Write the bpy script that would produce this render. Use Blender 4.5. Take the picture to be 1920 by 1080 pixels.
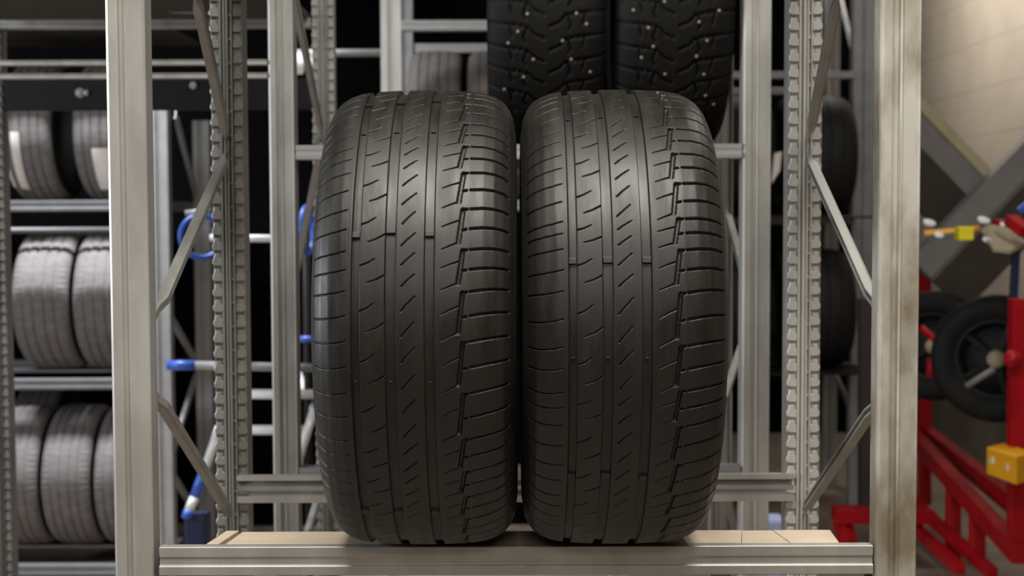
import bpy, bmesh, math, random
import numpy as np
from mathutils import Vector, Matrix

for o in list(bpy.data.objects):
    bpy.data.objects.remove(o, do_unlink=True)
S = bpy.context.scene
C = S.collection
random.seed(7)
rng = np.random.default_rng(7)

# ------------------------------------------------------------------ camera, world, lamps, exposure
F = 2634.0            # focal length in pixels of the 1920 wide frame
H = 1.65              # lens height above the floor
PITCH = math.radians(3.0)
ROLL = math.radians(0.2)
cam_d = bpy.data.cameras.new('camera')
cam = bpy.data.objects.new('camera', cam_d)
C.objects.link(cam)
cam_d.sensor_width = 36.0
cam_d.lens = F / 1920 * 36.0
cam_d.clip_start = 0.05
fwd = Vector((0, math.cos(PITCH), -math.sin(PITCH)))
up0 = Vector((0, math.sin(PITCH), math.cos(PITCH)))
rt0 = Vector((1, 0, 0))
rt = rt0 * math.cos(ROLL) - up0 * math.sin(ROLL)
up = rt0 * math.sin(ROLL) + up0 * math.cos(ROLL)
cam.matrix_world = Matrix(((rt.x, up.x, -fwd.x, 0), (rt.y, up.y, -fwd.y, 0), (rt.z, up.z, -fwd.z, H), (0, 0, 0, 1)))
cam_d.dof.use_dof = True
cam_d.dof.focus_distance = 2.0
cam_d.dof.aperture_fstop = 5.4
S.camera = cam

S.view_settings.view_transform = 'Standard'
S.view_settings.look = 'None'
S.view_settings.gamma = 1.0
S.view_settings.use_curve_mapping = False
S.view_settings.exposure = 0.0

w = bpy.data.worlds.new('world')
S.world = w
w.use_nodes = True
w.node_tree.nodes['Background'].inputs[0].default_value = (0.9, 0.95, 1, 1)
w.node_tree.nodes['Background'].inputs[1].default_value = 0.01


def lamp(loc, sx, sy, power, col, aim=(0, 0, -1)):
    d = bpy.data.lights.new('area_lamp', 'AREA')
    d.shape = 'RECTANGLE'; d.size = sx; d.size_y = sy; d.energy = power; d.color = col
    o = bpy.data.objects.new('area_lamp', d)
    C.objects.link(o)
    o.location = loc
    o.rotation_euler = Vector(aim).to_track_quat('-Z', 'Y').to_euler()
    return o

WARM = (1.0, 0.95, 0.87)
COOL = (0.93, 0.95, 1.0)
lamp((0.1, 0.90, 3.9), 2.2, 1.5, 150, WARM)            # panel over the front aisle
lamp((0.0, -2.3, 3.5), 2.2, 0.5, 45, WARM, (0, .6, -1))   # unseen low fill added behind the camera to light the front beam
lamp((-2.1, 5.40, 4.2), 1.2, 0.12, 115, COOL, (0, .15, -1)).data.spread = math.radians(100)   # tube over the far left aisle
lamp((1.9, 8.7, 4.1), 0.3, 1.4, 68, WARM, (.9, -.15, -.5))   # wash over the beige wall
lamp((1.7, 4.4, 4.0), 0.2, 1.2, 32, WARM)            # unseen lamp added to brighten the red machine
lamp((-4.85, 2.0, 2.2), 1.5, 1.3, 170, (.9, .94, 1.0), (1, 0, 0))   # unseen cool light from the left; its window is added


# ------------------------------------------------------------------ helpers
def at(px, py, Y):
    x = (px - 960) / F; y = -(py - 540) / F
    xr = x * math.cos(ROLL) + y * math.sin(ROLL)
    yr = -x * math.sin(ROLL) + y * math.cos(ROLL)
    d = Vector((xr, math.cos(PITCH) + yr * math.sin(PITCH), -math.sin(PITCH) + yr * math.cos(PITCH)))
    t = Y / d.y
    return Vector((d.x * t, Y, H + d.z * t))


def proj(p):
    q = Vector(p) - Vector((0, 0, H))
    z = q.dot(fwd)
    return 960 + F * q.dot(rt) / z, 540 - F * q.dot(up) / z


def node_mat(name):
    m = bpy.data.materials.new(name)
    m.use_nodes = True
    nt = m.node_tree
    return m, nt, nt.nodes['Principled BSDF']


def material(name, col, rough=0.5, metal=0.0, var=0.0, scale=20.0, col2=None, stretch=(1, 1, 1), rvar=0.0, bump=0.0, spec=0.5, lo=.35, hi=.7):
    m, nt, b = node_mat(name)
    b.inputs['Base Color'].default_value = (*col, 1)
    b.inputs['Roughness'].default_value = rough
    b.inputs['Metallic'].default_value = metal
    b.inputs['Specular IOR Level'].default_value = spec
    if var or col2 or rvar or bump:
        tc = nt.nodes.new('ShaderNodeTexCoord')
        mp = nt.nodes.new('ShaderNodeMapping'); mp.inputs['Scale'].default_value = stretch
        nt.links.new(tc.outputs['Object'], mp.inputs['Vector'])
        n = nt.nodes.new('ShaderNodeTexNoise'); n.inputs['Scale'].default_value = scale
        n.inputs['Detail'].default_value = 5; n.inputs['Roughness'].default_value = .6
        nt.links.new(mp.outputs['Vector'], n.inputs['Vector'])
        r = nt.nodes.new('ShaderNodeValToRGB')
        r.color_ramp.elements[0].position = lo; r.color_ramp.elements[1].position = hi
        c2 = col2 if col2 else tuple(c * (1 - var) for c in col)
        r.color_ramp.elements[0].color = (*c2, 1); r.color_ramp.elements[1].color = (*col, 1)
        nt.links.new(n.outputs['Fac'], r.inputs['Fac'])
        nt.links.new(r.outputs['Color'], b.inputs['Base Color'])
        if rvar:
            mr = nt.nodes.new('ShaderNodeMapRange')
            mr.inputs['From Min'].default_value = .3; mr.inputs['From Max'].default_value = .7
            mr.inputs['To Min'].default_value = rough - rvar; mr.inputs['To Max'].default_value = rough + rvar
            nt.links.new(n.outputs['Fac'], mr.inputs['Value'])
            nt.links.new(mr.outputs['Result'], b.inputs['Roughness'])
        if bump:
            n2 = nt.nodes.new('ShaderNodeTexNoise'); n2.inputs['Scale'].default_value = scale * 6
            nt.links.new(mp.outputs['Vector'], n2.inputs['Vector'])
            bp = nt.nodes.new('ShaderNodeBump'); bp.inputs['Strength'].default_value = bump; bp.inputs['Distance'].default_value = .002
            nt.links.new(n2.outputs['Fac'], bp.inputs['Height'])
            nt.links.new(bp.outputs['Normal'], b.inputs['Normal'])
    return m

M = {}
M['rubber'] = material('worn_rubber', (.0140, .0125, .0102), .465, 0, .3, 9, None, (5, 1, 1), .10, .10)
M['rubber_side'] = material('sidewall_rubber', (.022, .021, .02), .5, 0, .3, 20)
M['rubber_dusty'] = material('dusty_rubber', (.17, .155, .15), .75, 0, .35, 16, None, (1, 3, 3))
M['rubber_dark'] = material('black_rubber', (.010, .010, .0095), .65, 0, .3, 20, spec=.3)
M['rubber_stud'] = material('new_black_rubber', (.006, .006, .0055), .7, 0, .3, 20, spec=.25)
M['rubber_brown'] = material('brownish_rubber', (.12, .105, .095), .75, 0, .3, 20)
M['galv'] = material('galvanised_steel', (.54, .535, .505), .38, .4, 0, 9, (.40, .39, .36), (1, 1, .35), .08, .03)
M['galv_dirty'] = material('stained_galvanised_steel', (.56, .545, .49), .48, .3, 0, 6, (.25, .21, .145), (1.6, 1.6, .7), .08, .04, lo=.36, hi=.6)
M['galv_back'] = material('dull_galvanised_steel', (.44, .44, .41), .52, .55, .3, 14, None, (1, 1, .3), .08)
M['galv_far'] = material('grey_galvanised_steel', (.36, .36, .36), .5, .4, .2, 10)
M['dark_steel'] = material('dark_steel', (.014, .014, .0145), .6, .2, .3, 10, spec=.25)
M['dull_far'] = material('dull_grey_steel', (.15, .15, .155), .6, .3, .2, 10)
M['galv_lit'] = material('lit_galvanised_steel', (.68, .665, .62), .5, .2, .15, 12)  # paler zinc: side light on the right rear post put into the colour
M['bolt'] = material('zinc_bolt', (.6, .58, .54), .35, .9)
M['card'] = material('cardboard', (.74, .63, .49), .85, 0, 0, 6, (.62, .51, .38), (1, 3, 1), 0, .05)
M['card_edge'] = material('torn_cardboard', (.34, .23, .13), .9, 0, .4, 40)
M['chip'] = material('chipboard', (.07, .06, .045), .9, 0, .5, 60)
M['paper'] = material('label_paper', (.78, .72, .68), .8, 0, .15, 90, None, (1, 4, 4))
M['white'] = material('white_paint', (.8, .8, .8), .4, 0, .1, 20)
M['blue'] = material('blue_paint', (.04, .12, .55), .4, 0, .2, 20)
M['navy'] = material('navy_plastic', (.01, .015, .06), .5, 0, .2, 20)
M['red'] = material('red_paint', (.40, .004, .009), .45, 0, .25, 12, spec=.25)
M['yellow'] = material('amber_paint', (.9, .42, .01), .45, 0, .1, 20)
M['lemon'] = material('lemon_plastic', (.85, .75, .02), .45, 0, .1, 20)
M['palebox'] = material('pale_blue_plastic', (.45, .5, .8), .5, 0, .1, 20)
M['beige'] = material('beige_cladding', (.56, .48, .39), .7, 0, .12, 4)
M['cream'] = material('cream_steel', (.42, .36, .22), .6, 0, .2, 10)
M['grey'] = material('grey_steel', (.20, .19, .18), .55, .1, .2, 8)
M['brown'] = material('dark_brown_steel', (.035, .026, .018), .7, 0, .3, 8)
M['tan'] = material('tan_plastic', (.35, .30, .2), .6, 0, .2, 20)
M['brown_wall'] = material('dark_brown_wall', (.16, .125, .095), .8, 0, .3, 3)  # brown of the right wall, showing below the beige planks
M['floor'] = material('concrete_floor', (.33, .265, .21), .55, 0, .3, 3)
M['dark_wall'] = material('dark_wall', (.003, .003, .0032), 1, 0, .3, 3, spec=.02)  # near-black: shade of the unlit depth behind the racks put into the colour
M['ceil'] = material('dark_ceiling', (.06, .06, .06), .9, 0, .3, 3)
M['front_wall'] = material('grey_front_wall', (.05, .043, .036), .8, 0, .3, 2)
M['stud'] = material('steel_stud', (.26, .25, .235), .6, .2)


def origin_of(p):
    return Vector(p['o']) if p is not None and 'o' in p else Vector((0, 0, 0))


def link(name, me, mat, parent=None):
    o = bpy.data.objects.new(name, me)
    C.objects.link(o)
    if mat is not None and not me.materials:
        me.materials.append(mat)
    if parent is not None:
        o.parent = parent
        o['o'] = list(origin_of(parent))
    return o


class MB:
    def __init__(s):
        s.v = []; s.f = []

    def add(s, vs, fs):
        k = len(s.v)
        s.v += [tuple(v) for v in vs]
        s.f += [tuple(i + k for i in f) for f in fs]
        return s

    def box(s, lo, hi):
        (a, b, c), (d, e, f) = lo, hi
        return s.add([(a, b, c), (d, b, c), (d, e, c), (a, e, c), (a, b, f), (d, b, f), (d, e, f), (a, e, f)],
                     [(0, 3, 2, 1), (4, 5, 6, 7), (0, 1, 5, 4), (1, 2, 6, 5), (2, 3, 7, 6), (3, 0, 4, 7)])

    def sweep(s, poly, p0, p1, u=None):
        """extrude closed 2-D polygon (a along u, b along axis x u) from p0 to p1"""
        p0, p1 = Vector(p0), Vector(p1)
        ax = (p1 - p0).normalized()
        u = Vector(u) if u is not None else Vector((0, 0, 1))
        u = (u - ax * u.dot(ax)).normalized()
        v = ax.cross(u)
        n = len(poly)
        vs = [p0 + u * a + v * b for a, b in poly] + [p1 + u * a + v * b for a, b in poly]
        fs = [(i, (i + 1) % n, n + (i + 1) % n, n + i) for i in range(n)]
        fs += [tuple(range(n))[::-1], tuple(range(n, 2 * n))]
        return s.add(vs, fs)

    def sheet(s, line, th, p0, p1, u=None):
        pts = [Vector((a, b)) for a, b in line]
        off = []
        for i, p in enumerate(pts):
            d = Vector((0, 0))
            if i > 0: d += (pts[i] - pts[i - 1]).normalized()
            if i < len(pts) - 1: d += (pts[i + 1] - pts[i]).normalized()
            d.normalize()
            off.append(p + Vector((-d.y, d.x)) * th)
        return s.sweep([tuple(p) for p in pts] + [tuple(p) for p in off[::-1]], p0, p1, u)

    def tube(s, pts, r, n=10):
        pts = [Vector(p) for p in pts]
        vs = []; fs = []
        prev = None
        for i, p in enumerate(pts):
            d = Vector((0, 0, 0))
            if i > 0: d += (p - pts[i - 1]).normalized()
            if i < len(pts) - 1: d += (pts[i + 1] - p).normalized()
            d.normalize()
            ref = prev if prev is not None else (Vector((0, 0, 1)) if abs(d.z) < .9 else Vector((1, 0, 0)))
            u = (ref - d * ref.dot(d)).normalized(); v = d.cross(u); prev = u
            vs += [p + (u * math.cos(2 * math.pi * k / n) + v * math.sin(2 * math.pi * k / n)) * r for k in range(n)]
        for i in range(len(pts) - 1):
            fs += [(i * n + k, i * n + (k + 1) % n, (i + 1) * n + (k + 1) % n, (i + 1) * n + k) for k in range(n)]
        fs += [tuple(range(n))[::-1], tuple(range((len(pts) - 1) * n, len(pts) * n))]
        return s.add(vs, fs)

    def lathe(s, prof, c, axis=(1, 0, 0), n=48, closed=False):
        """prof: (along axis, radius)"""
        ax = Vector(axis).normalized()
        u = Vector((0, 0, 1)) - ax * ax.z; u.normalize(); v = ax.cross(u)
        c = Vector(c); m = len(prof)
        vs = [c + ax * a + (u * math.cos(2 * math.pi * k / n) + v * math.sin(2 * math.pi * k / n)) * r for k in range(n) for a, r in prof]
        fs = []
        for k in range(n):
            k2 = (k + 1) % n
            for i in range(m if closed else m - 1):
                j = (i + 1) % m
                fs.append((k * m + i, k * m + j, k2 * m + j, k2 * m + i))
        return s.add(vs, fs)

    def build(s, name, mat, parent=None, smooth=False, bevel=0.0):
        o0 = origin_of(parent)
        me = bpy.data.meshes.new(name)
        bm = bmesh.new()
        vv = [bm.verts.new(Vector(p) - o0) for p in s.v]
        for f in s.f:
            try: bm.faces.new([vv[i] for i in f])
            except ValueError: pass
        bmesh.ops.recalc_face_normals(bm, faces=bm.faces)
        if bevel:
            ed = [e for e in bm.edges if len(e.link_faces) == 2 and e.calc_face_angle(0) > .7]
            bmesh.ops.bevel(bm, geom=ed, offset=bevel, segments=2, affect='EDGES', profile=.6)
        bm.to_mesh(me); bm.free()
        if smooth:
            me.polygons.foreach_set('use_smooth', [True] * len(me.polygons))
        return link(name, me, mat, parent)


def tag(o, label, cat, group=None):
    o['label'] = label; o['category'] = cat
    if group: o['group'] = group
    return o


def thing(name, label, cat, loc, group=None):
    o = bpy.data.objects.new(name, None)
    C.objects.link(o)
    o.empty_display_size = .1
    o.location = loc; o['o'] = list(loc)
    return tag(o, label, cat, group)


def copy_tree(o, parent=None):
    c = o.copy(); C.objects.link(c)
    if parent is not None: c.parent = parent
    for ch in list(o.children): copy_tree(ch, c)
    return c


def struct(name, mb, mat):
    o = mb.build(name, mat); o['kind'] = 'structure'; return o


# ------------------------------------------------------------------ the setting
XL, XR, Y0, Y1, ZC = -5.0, 3.05, -3.2, 10.5, 4.4
struct('floor', MB().box((XL, Y0, -.1), (XR, Y1, 0)), M['floor'])
struct('ceiling', MB().box((XL, Y0, ZC), (XR, Y1, ZC + .1)), M['ceil'])
struct('wall_back', MB().box((.75, Y1, 0), (XR, Y1 + .1, ZC)).box((XL, 7.4, 0), (.75, 7.5, ZC)).box((.65, 7.5, 0), (.75, Y1, ZC)), M['dark_wall'])
struct('wall_left', MB().box((XL - .1, Y0, 0), (XL, Y1, ZC)), M['dark_wall'])
struct('wall_front', MB().box((XL, Y0 - .1, 0), (XR, Y0, ZC)), M['front_wall'])
wr = struct('wall_right', MB().box((XR, Y0, 0), (XR + .1, Y1, ZC)), M['brown_wall'])
# horizontal cladding planks of the right wall, each a piece, joints recessed
z = .95
while z < ZC - .05:
    pl = MB().box((XR - .02, 5.4, z + .001), (XR, Y1, min(z + .30, ZC) - .001)).build('cladding_plank', M['beige'], wr)
    z += .30
# window frame added in the left wall around the cool light (outside the frame)
wn = MB()
for lo, hi in (((XL, 1.2, 1.5), (XL + .06, 2.8, 1.55)), ((XL, 1.2, 2.85), (XL + .06, 2.8, 2.9)), ((XL, 1.2, 1.55), (XL + .06, 1.25, 2.85)), ((XL, 2.75, 1.55), (XL + .06, 2.8, 2.85))):
    wn.box(lo, hi)
struct('added_window', wn, M['white'])


# ------------------------------------------------------------------ rack pieces
def teeth(mb, base, du, dv, z0, z1, pitch=.0305, th=.004, flip=1):
    """punched flange: hammer-shaped teeth along Z; du = outward direction, dv = thickness direction"""
    base, du, dv = Vector(base), Vector(du), Vector(dv)
    shape = [(0, .0), (.013, 0), (.0185, .003), (.0195, .010), (.016, .016), (.0145, .0245), (.0050, .0245), (.0045, .017), (0, .015)]
    inner = [(.001, .001), (.0125, .001), (.0172, .0035), (.0182, .0098), (.015, .0153), (.0135, .0235), (.006, .0235), (.0055, .016), (.001, .0143)]
    z = z0
    n = len(shape)
    while z + pitch < z1:
        vs = [base + du * a + Vector((0, 0, z + b)) + dv * .002 for a, b in shape]
        vs += [base + du * a + Vector((0, 0, z + b)) + dv * .001 for a, b in inner]
        vs += [base + du * a + Vector((0, 0, z + b)) + dv * (th) for a, b in shape]
        fs = [(i, (i + 1) % n, n + (i + 1) % n, n + i) for i in range(n)]
        fs += [tuple(range(n, 2 * n))]
        fs += [(2 * n + i, 2 * n + (i + 1) % n, (i + 1) % n, i) for i in range(n)]
        mb.add(vs, fs)
        z += pitch
    # the continuous rail the teeth are punched from
    a = base + Vector((0, 0, z0)) + dv * (th + .0045); b = Vector((a.x, a.y, z1))
    mb.sweep([(0, -.001), (.0175, -.001), (.0175, .001), (0, .001)], a, b, du)
    return mb


def upright(rack, x, y, z0, z1, facing=-1, wd=.064, dp=.055, mat='galv', flat=False, detail=True, web_mat=None):
    """a folded steel post; facing -1: flat web with a groove towards the camera, +1: open side towards the camera"""
    s = facing
    h = wd / 2
    q = lambda a, b: (a, -s * b)              # b = distance behind the web
    mb = MB()
    line = [(-h, dp), (-h, .006), (-h + .0016, .0022), (-h + .005, 0), (-.0140, 0), (-.0115, .0012), (-.0100, .008), (-.0030, .008), (-.0012, .001), (.0006, -.0018), (.0022, -.0018), (.0038, .0002), (h - .0045, 0), (h - .002, -.0008), (h, .0015), (h, dp)]
    # world: a -> X, b -> away from web
    pts = [(a, (b if s < 0 else -b)) for a, b in line]
    mb2 = MB()
    P0, P1 = Vector((x, y, z0)), Vector((x, y, z1))
    # sweep axis Z with u = X gives v = Z x X = Y
    th = .0022 if s < 0 else -.0022
    mb2.sheet(pts, th, P0, P1, (1, 0, 0))
    up_ = mb2.build('upright', M[web_mat or mat], rack)
    if detail:
        if s < 0:
            for k in (-1, 1):
                t = MB(); teeth(t, (x + k * (h - .0035), y + dp - .012, 0), (0, 1, 0), (-k, 0, 0), max(z0, .3), z1)
                t.build('slotted_flange', M[mat], up_)
        else:
            # seen from the open side: toothed lips left and right, ribbed spine between them
            yf = y - dp
            for k in (-1, 1):
                t = MB(); teeth(t, (x + k * .0135, yf - .004, 0), (k, 0, 0), (0, 1, 0), max(z0, .3), z1)
                t.build('slotted_flange', M[mat], up_)
            r = MB()
            r.sheet([(-.0125, .002), (-.0125, -.006), (-.0095, -.006), (-.0085, .006), (-.0055, .006), (-.0045, -.010), (-.0015, -.010), (-.0008, -.004), (.0012, -.004), (.002, -.010), (.0045, -.010), (.0055, .006), (.009, .006), (.010, -.006), (.0125, -.006), (.0125, .002)], .001, (x, yf, z0), (x, yf, z1), (1, 0, 0))
            sp = r.build('ribbed_spine', M[mat], up_)
            d = MB()
            z = max(z0, .3)
            while z < z1:
                d.box((x + .0053, yf - .002, z), (x + .0092, yf + .002, z + .005)); z += .047
            d.build('spine_tie', M[mat], up_)['kind'] = 'stuff'
    return up_


BEAM = [(0, 0), (0, -.005), (-.0012, -.0065), (-.0155, -.0065), (-.0165, -.0042), (-.028, -.0046), (-.0290, -.0078), (-.0305, -.0090), (-.043, -.0086), (-.0445, -.007), (-.0445, .03), (-.0, .03)]


def front_beam(rack, p0, p1, depth, mat='galv', sc=1.0):
    # p0,p1: top front edge; u = Z up; axis = +X -> v = X x Z = -Y, so negative b is +Y
    poly = [(a * sc, -(b * sc if b < .02 else depth)) for a, b in BEAM]
    return MB().sweep(poly, p0, p1, (0, 0, 1)).build('beam', M[mat], rack, bevel=.0006)


def open_beam(rack, p0, p1, hgt, mat='galv_back', depth=.04):
    """C beam seen from its open side"""
    k = hgt
    line = [(-.008, .0), (0, 0), (0, -depth), (-.25 * k, -depth), (-.42 * k, -depth + .007), (-.6 * k, -depth + .005), (-.78 * k, -depth), (-k, -depth), (-k, 0), (-k + .012, 0)]
    return MB().sheet(line, .002, p0, p1, (0, 0, 1)).build('beam', M[mat], rack)


def brace(rack, p0, p1, wd=.017, mat='galv_back', n=(1, 0, 0)):
    h = wd / 2
    p0, p1 = Vector(p0), Vector(p1)
    ax = (p1 - p0).normalized()
    mb = MB()
    # rounded U section, ends pressed flat
    def sec(k): return [(-h, -.007 * k), (-h * .8, -.011 * k), (h * .8, -.011 * k), (h, -.007 * k), (h, .006 * k), (h * .55, .006 * k), (h * .5, -.004 * k), (-h * .5, -.004 * k), (-h * .55, .006 * k), (-h, .006 * k)]
    nn = Vector(n); u = ax.cross(nn).normalized(); v = ax.cross(u).normalized()
    L = (p1 - p0).length
    st = [(0, .25), (.022, .3), (.05, 1), (L - .05, 1), (L - .022, .3), (L, .25)]
    vs = []; m = 10
    for t, k in st:
        vs += [p0 + ax * t + u * a + v * b for a, b in sec(k)]
    fs = []
    for i in range(len(st) - 1):
        fs += [(i * m + j, i * m + (j + 1) % m, (i + 1) * m + (j + 1) % m, (i + 1) * m + j) for j in range(m)]
    fs += [tuple(range(m))[::-1], tuple(range((len(st) - 1) * m, len(st) * m))]
    mb.add(vs, fs)
    return mb.build('brace', M[mat], rack)


def bolt(rack, p, r=.007, mat='bolt', n=(0, -1, 0)):
    return MB().lathe([(0, 0.0001), (0, r * 1.6), (.002, r * 1.6), (.002, r), (.006, r * .95), (.007, .0001)], p, n, 12).build('bolt', M[mat], rack)


# ------------------------------------------------------------------ main rack in front
YC = 2.189; R = .35
CARD = H - .509                       # top of the cardboard
YF = 2.130
beam_z = CARD + .002              # the beam's lip stands a little above the cardboard
rackA = thing('tyre_rack', 'large galvanised steel rack in front, framing the two upright tyres', 'rack', (0, 2.45, 0))
xL = at(241.5, 600, 2.14).x; xR = at(1685, 600, 2.115).x
YR = 2.80
xl = at(436, 600, YR).x; xr_ = at(1502, 600, YR).x
upright(rackA, xL, 2.145, 0, 3.3, -1, .0610, .04)
upright(rackA, xR, 2.115, 0, 3.3, -1, .0615, .04, mat='galv_dirty')
upright(rackA, xl, YR + .03, 0, 3.3, 1, .062, .055, mat='galv_back')
upright(rackA, xr_, YR + .03, 0, 3.3, 1, .065, .055, mat='galv_lit', web_mat='galv_back')
b0 = at(299, 1020, YF); b1 = at(1635, 1025, YF)
front_beam(rackA, Vector((b0.x, YF + .004, beam_z)), Vector((b1.x, YF + .0, beam_z)), .012)
MB().box((at(440, 1010, 2.16).x, YF + .018, CARD - .020), (at(1530, 1010, 2.16).x, 2.228, CARD - .004)).build('support_board', M['chip'], rackA)
for k, bx in ((-1, b0.x), (1, b1.x)):
    MB().box((bx - .004 if k < 0 else bx, YF + .010, beam_z - .060), (bx if k < 0 else bx + .004, YF + .07, beam_z - .012)).build('end_bracket', M['dark_steel'], rackA)
# rear beam
r0 = at(444, 891, YR - .04); r1 = at(1490, 893, YR - .04)
rz = (r0.z + r1.z) / 2
open_beam(rackA, Vector((r0.x, YR - .04, rz)), Vector((r1.x, YR - .04, rz)), .051, 'galv', .016)
for px in (457, 1474):
    p = at(px, 925, YR - .012)
    bolt(rackA, p, .005)
# side braces between front and rear posts
def br(a, b, **k): return brace(rackA, a, b, **k)
yb0, yb1 = 2.185, YR - .03
for sd, col in ((0, 'galv_back'), (1, 'galv_back')):
    X0 = (xL + .018, xR - .018)[sd]; X1 = (xl - .004, xr_ + .004)[sd]
    if sd == 0:
        segs = [((362, -20), (424, 262), 2.30, yb1), ((290, 592), (424, 288), yb0, yb1), ((289, 738), (430, 965), yb0, yb1)]
    else:
        segs = [((1572, -25), (1514, 262), 2.45, yb1), ((1640, 575), (1513, 292), yb0, yb1), ((1640, 757), (1505, 958), yb0, yb1)]
    for (a, b, ya, yb) in segs:
        pa = at(a[0], a[1], ya); pb = at(b[0], b[1], yb)
        brace(rackA, pa, pb, .0150, col)

# the next level of this rack, above the frame: beam and board that shade what stands behind
front_beam(rackA, Vector((b0.x, YF + .004, 2.26)), Vector((b1.x, YF, 2.26)), .032)
MB().box((b0.x, YF + .04, 2.23), (b1.x, YR - .03, 2.25)).build('shelf_board', M['chip'], rackA)
# cardboard on the beam
c0 = at(418, 1019, YF + .006); c1 = at(1577, 1022, YF + .006)
ca = at(455, 994, 2.238); cb = at(1556, 995, 2.238)
card = thing('cardboard_sheet', 'flat brown cardboard strip lying on the front shelf beam under both tyres', 'cardboard', (0, 2.18, CARD - .004))
def slab(pts, z0, z1):
    n = len(pts)
    return MB().add([(p[0], p[1], z0) for p in pts] + [(p[0], p[1], z1) for p in pts], [tuple(range(n))[::-1], tuple(range(n, 2 * n))] + [(i, (i + 1) % n, n + (i + 1) % n, n + i) for i in range(n)])
yA, yB = YF + .017, 2.238
xs1 = at(1395, 1010, 2.18).x; xs2 = at(1475, 1010, 2.18).x
slab([(c0.x, yA), (xs1 - .01, yA), (xs1 + .006, yB), (ca.x, yB)], CARD - .0038, CARD).build('panel', M['card'], card)
slab([(xs1 - .009, yA), (xs2 + .0, yA), (xs2 - .012, yB), (xs1 + .007, yB)], CARD - .0038, CARD - .0006).build('taped_panel', M['card'], card)
slab([(xs2 + .001, yA), (c1.x, yA), (cb.x, yB), (xs2 - .011, yB)], CARD - .0038, CARD).build('panel', M['card'], card)
f0 = at(384, 1019, YF + .006); f1 = at(425, 995, 2.238)
slab([(f0.x, yA), (c0.x - .009, yA), (ca.x - .006, yB), (f1.x, yB)], CARD - .0038, CARD + .002).build('folded_flap', M['card'], card)
slab([(c0.x - .0088, yA), (c0.x - .0005, yA), (ca.x - .0005, yB), (ca.x - .0058, yB)], CARD - .0038, CARD - .003).build('torn_crease', M['card_edge'], card)


# ------------------------------------------------------------------ tyres
def smooth_profile(pts, a, win=7.0):
    xs = np.arange(-a, a + .25, .25)
    px = np.array([p[0] for p in pts]); pd = np.array([p[1] for p in pts])
    ext = np.arange(-a - 10, a + 10.01, .25)
    d = np.interp(np.abs(ext), px, pd)
    k = int(win / .25); k += (k + 1) % 2
    ker = np.hanning(k + 2)[1:-1]; ker /= ker.sum()
    ds = np.convolve(d, ker, 'same')
    return lambda x: np.interp(x, ext, ds)


def grid_mesh(name, V, closed_rows=True):
    nr, nc, _ = V.shape
    me = bpy.data.meshes.new(name)
    me.vertices.add(nr * nc)
    me.vertices.foreach_set('co', V.reshape(-1).astype(np.float32))
    i = np.arange(nr if closed_rows else nr - 1); j = np.arange(nc - 1)
    I, J = np.meshgrid(i, j, indexing='ij')
    I2 = (I + 1) % nr
    q = np.stack([I * nc + J, I * nc + J + 1, I2 * nc + J + 1, I2 * nc + J], -1).reshape(-1)
    nf = len(q) // 4
    me.loops.add(nf * 4); me.loops.foreach_set('vertex_index', q.astype(np.int32))
    me.polygons.add(nf); me.polygons.foreach_set('loop_start', np.arange(0, nf * 4, 4, dtype=np.int32))
    me.polygons.foreach_set('use_smooth', np.ones(nf, dtype=bool))
    me.update(calc_edges=True)
    return me


def seg_depth(D, t, x, pts, w, d, e, w2=None):
    """carve a polyline slot (points (x,t) in mm, half width w, depth d, wall ramp e) into depth field D"""
    pts = [np.array(p, float) for p in pts]
    lo = np.min(pts, 0) - w - e; hi = np.max(pts, 0) + w + e
    i0, i1 = np.searchsorted(t, [lo[1], hi[1]]); j0, j1 = np.searchsorted(x, [lo[0], hi[0]])
    if i1 <= i0 or j1 <= j0: return
    X, T = np.meshgrid(x[j0:j1], t[i0:i1])
    best = np.full(X.shape, 1e9)
    n = len(pts) - 1
    w2 = w if w2 is None else w2
    for k in range(n):
        a, b = pts[k], pts[k + 1]
        ab = b - a; L = ab.dot(ab)
        u = np.clip(((X - a[0]) * ab[0] + (T - a[1]) * ab[1]) / L, 0, 1)
        ww = w + (w2 - w) * (k + u) / n
        best = np.minimum(best, np.hypot(X - a[0] - u * ab[0], T - a[1] - u * ab[1]) - ww)
    dep = d * np.clip((e / 2 - best) / e, 0, 1)
    D[i0:i1, j0:j1] = np.maximum(D[i0:i1, j0:j1], dep)


def ring_parts(root, Rm, prof_side, name_m='rubber_side', n=220):
    """two sidewalls and the inner liner; prof_side: (x mm, radius mm) from tread edge to bead"""
    for k in (-1, 1):
        MB().lathe([(k * a / 1000, r / 1000) for a, r in prof_side], (0, 0, Rm), (1, 0, 0), n).build('sidewall', M[name_m], None, True).parent = root
    a0, r0 = prof_side[-1]
    MB().lathe([(-a0 / 1000, r0 / 1000), (-a0 / 1000 * 1.02, r0 / 1000 + .03), (-.11 / .14 * a0 / 1000, Rm - .03), (0, Rm - .018), (.11 / .14 * a0 / 1000, Rm - .03), (a0 / 1000 * 1.02, r0 / 1000 + .03), (a0 / 1000, r0 / 1000)], (0, 0, Rm), (1, 0, 0), 96).build('inner_liner', M['rubber_dark'], None, True).parent = root


PROF = [(0, 0), (40, .7), (75, 2.6), (95, 6), (110, 11.5), (122, 19.5), (131, 31), (137, 46), (160, 110)]
SIDE = [(136.3, 0), (139, 63), (140.5, 70), (140.2, 72), (141, 80), (140, 95), (136, 108), (129, 118), (121, 126), (116, 130), (114, 138)]


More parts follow.
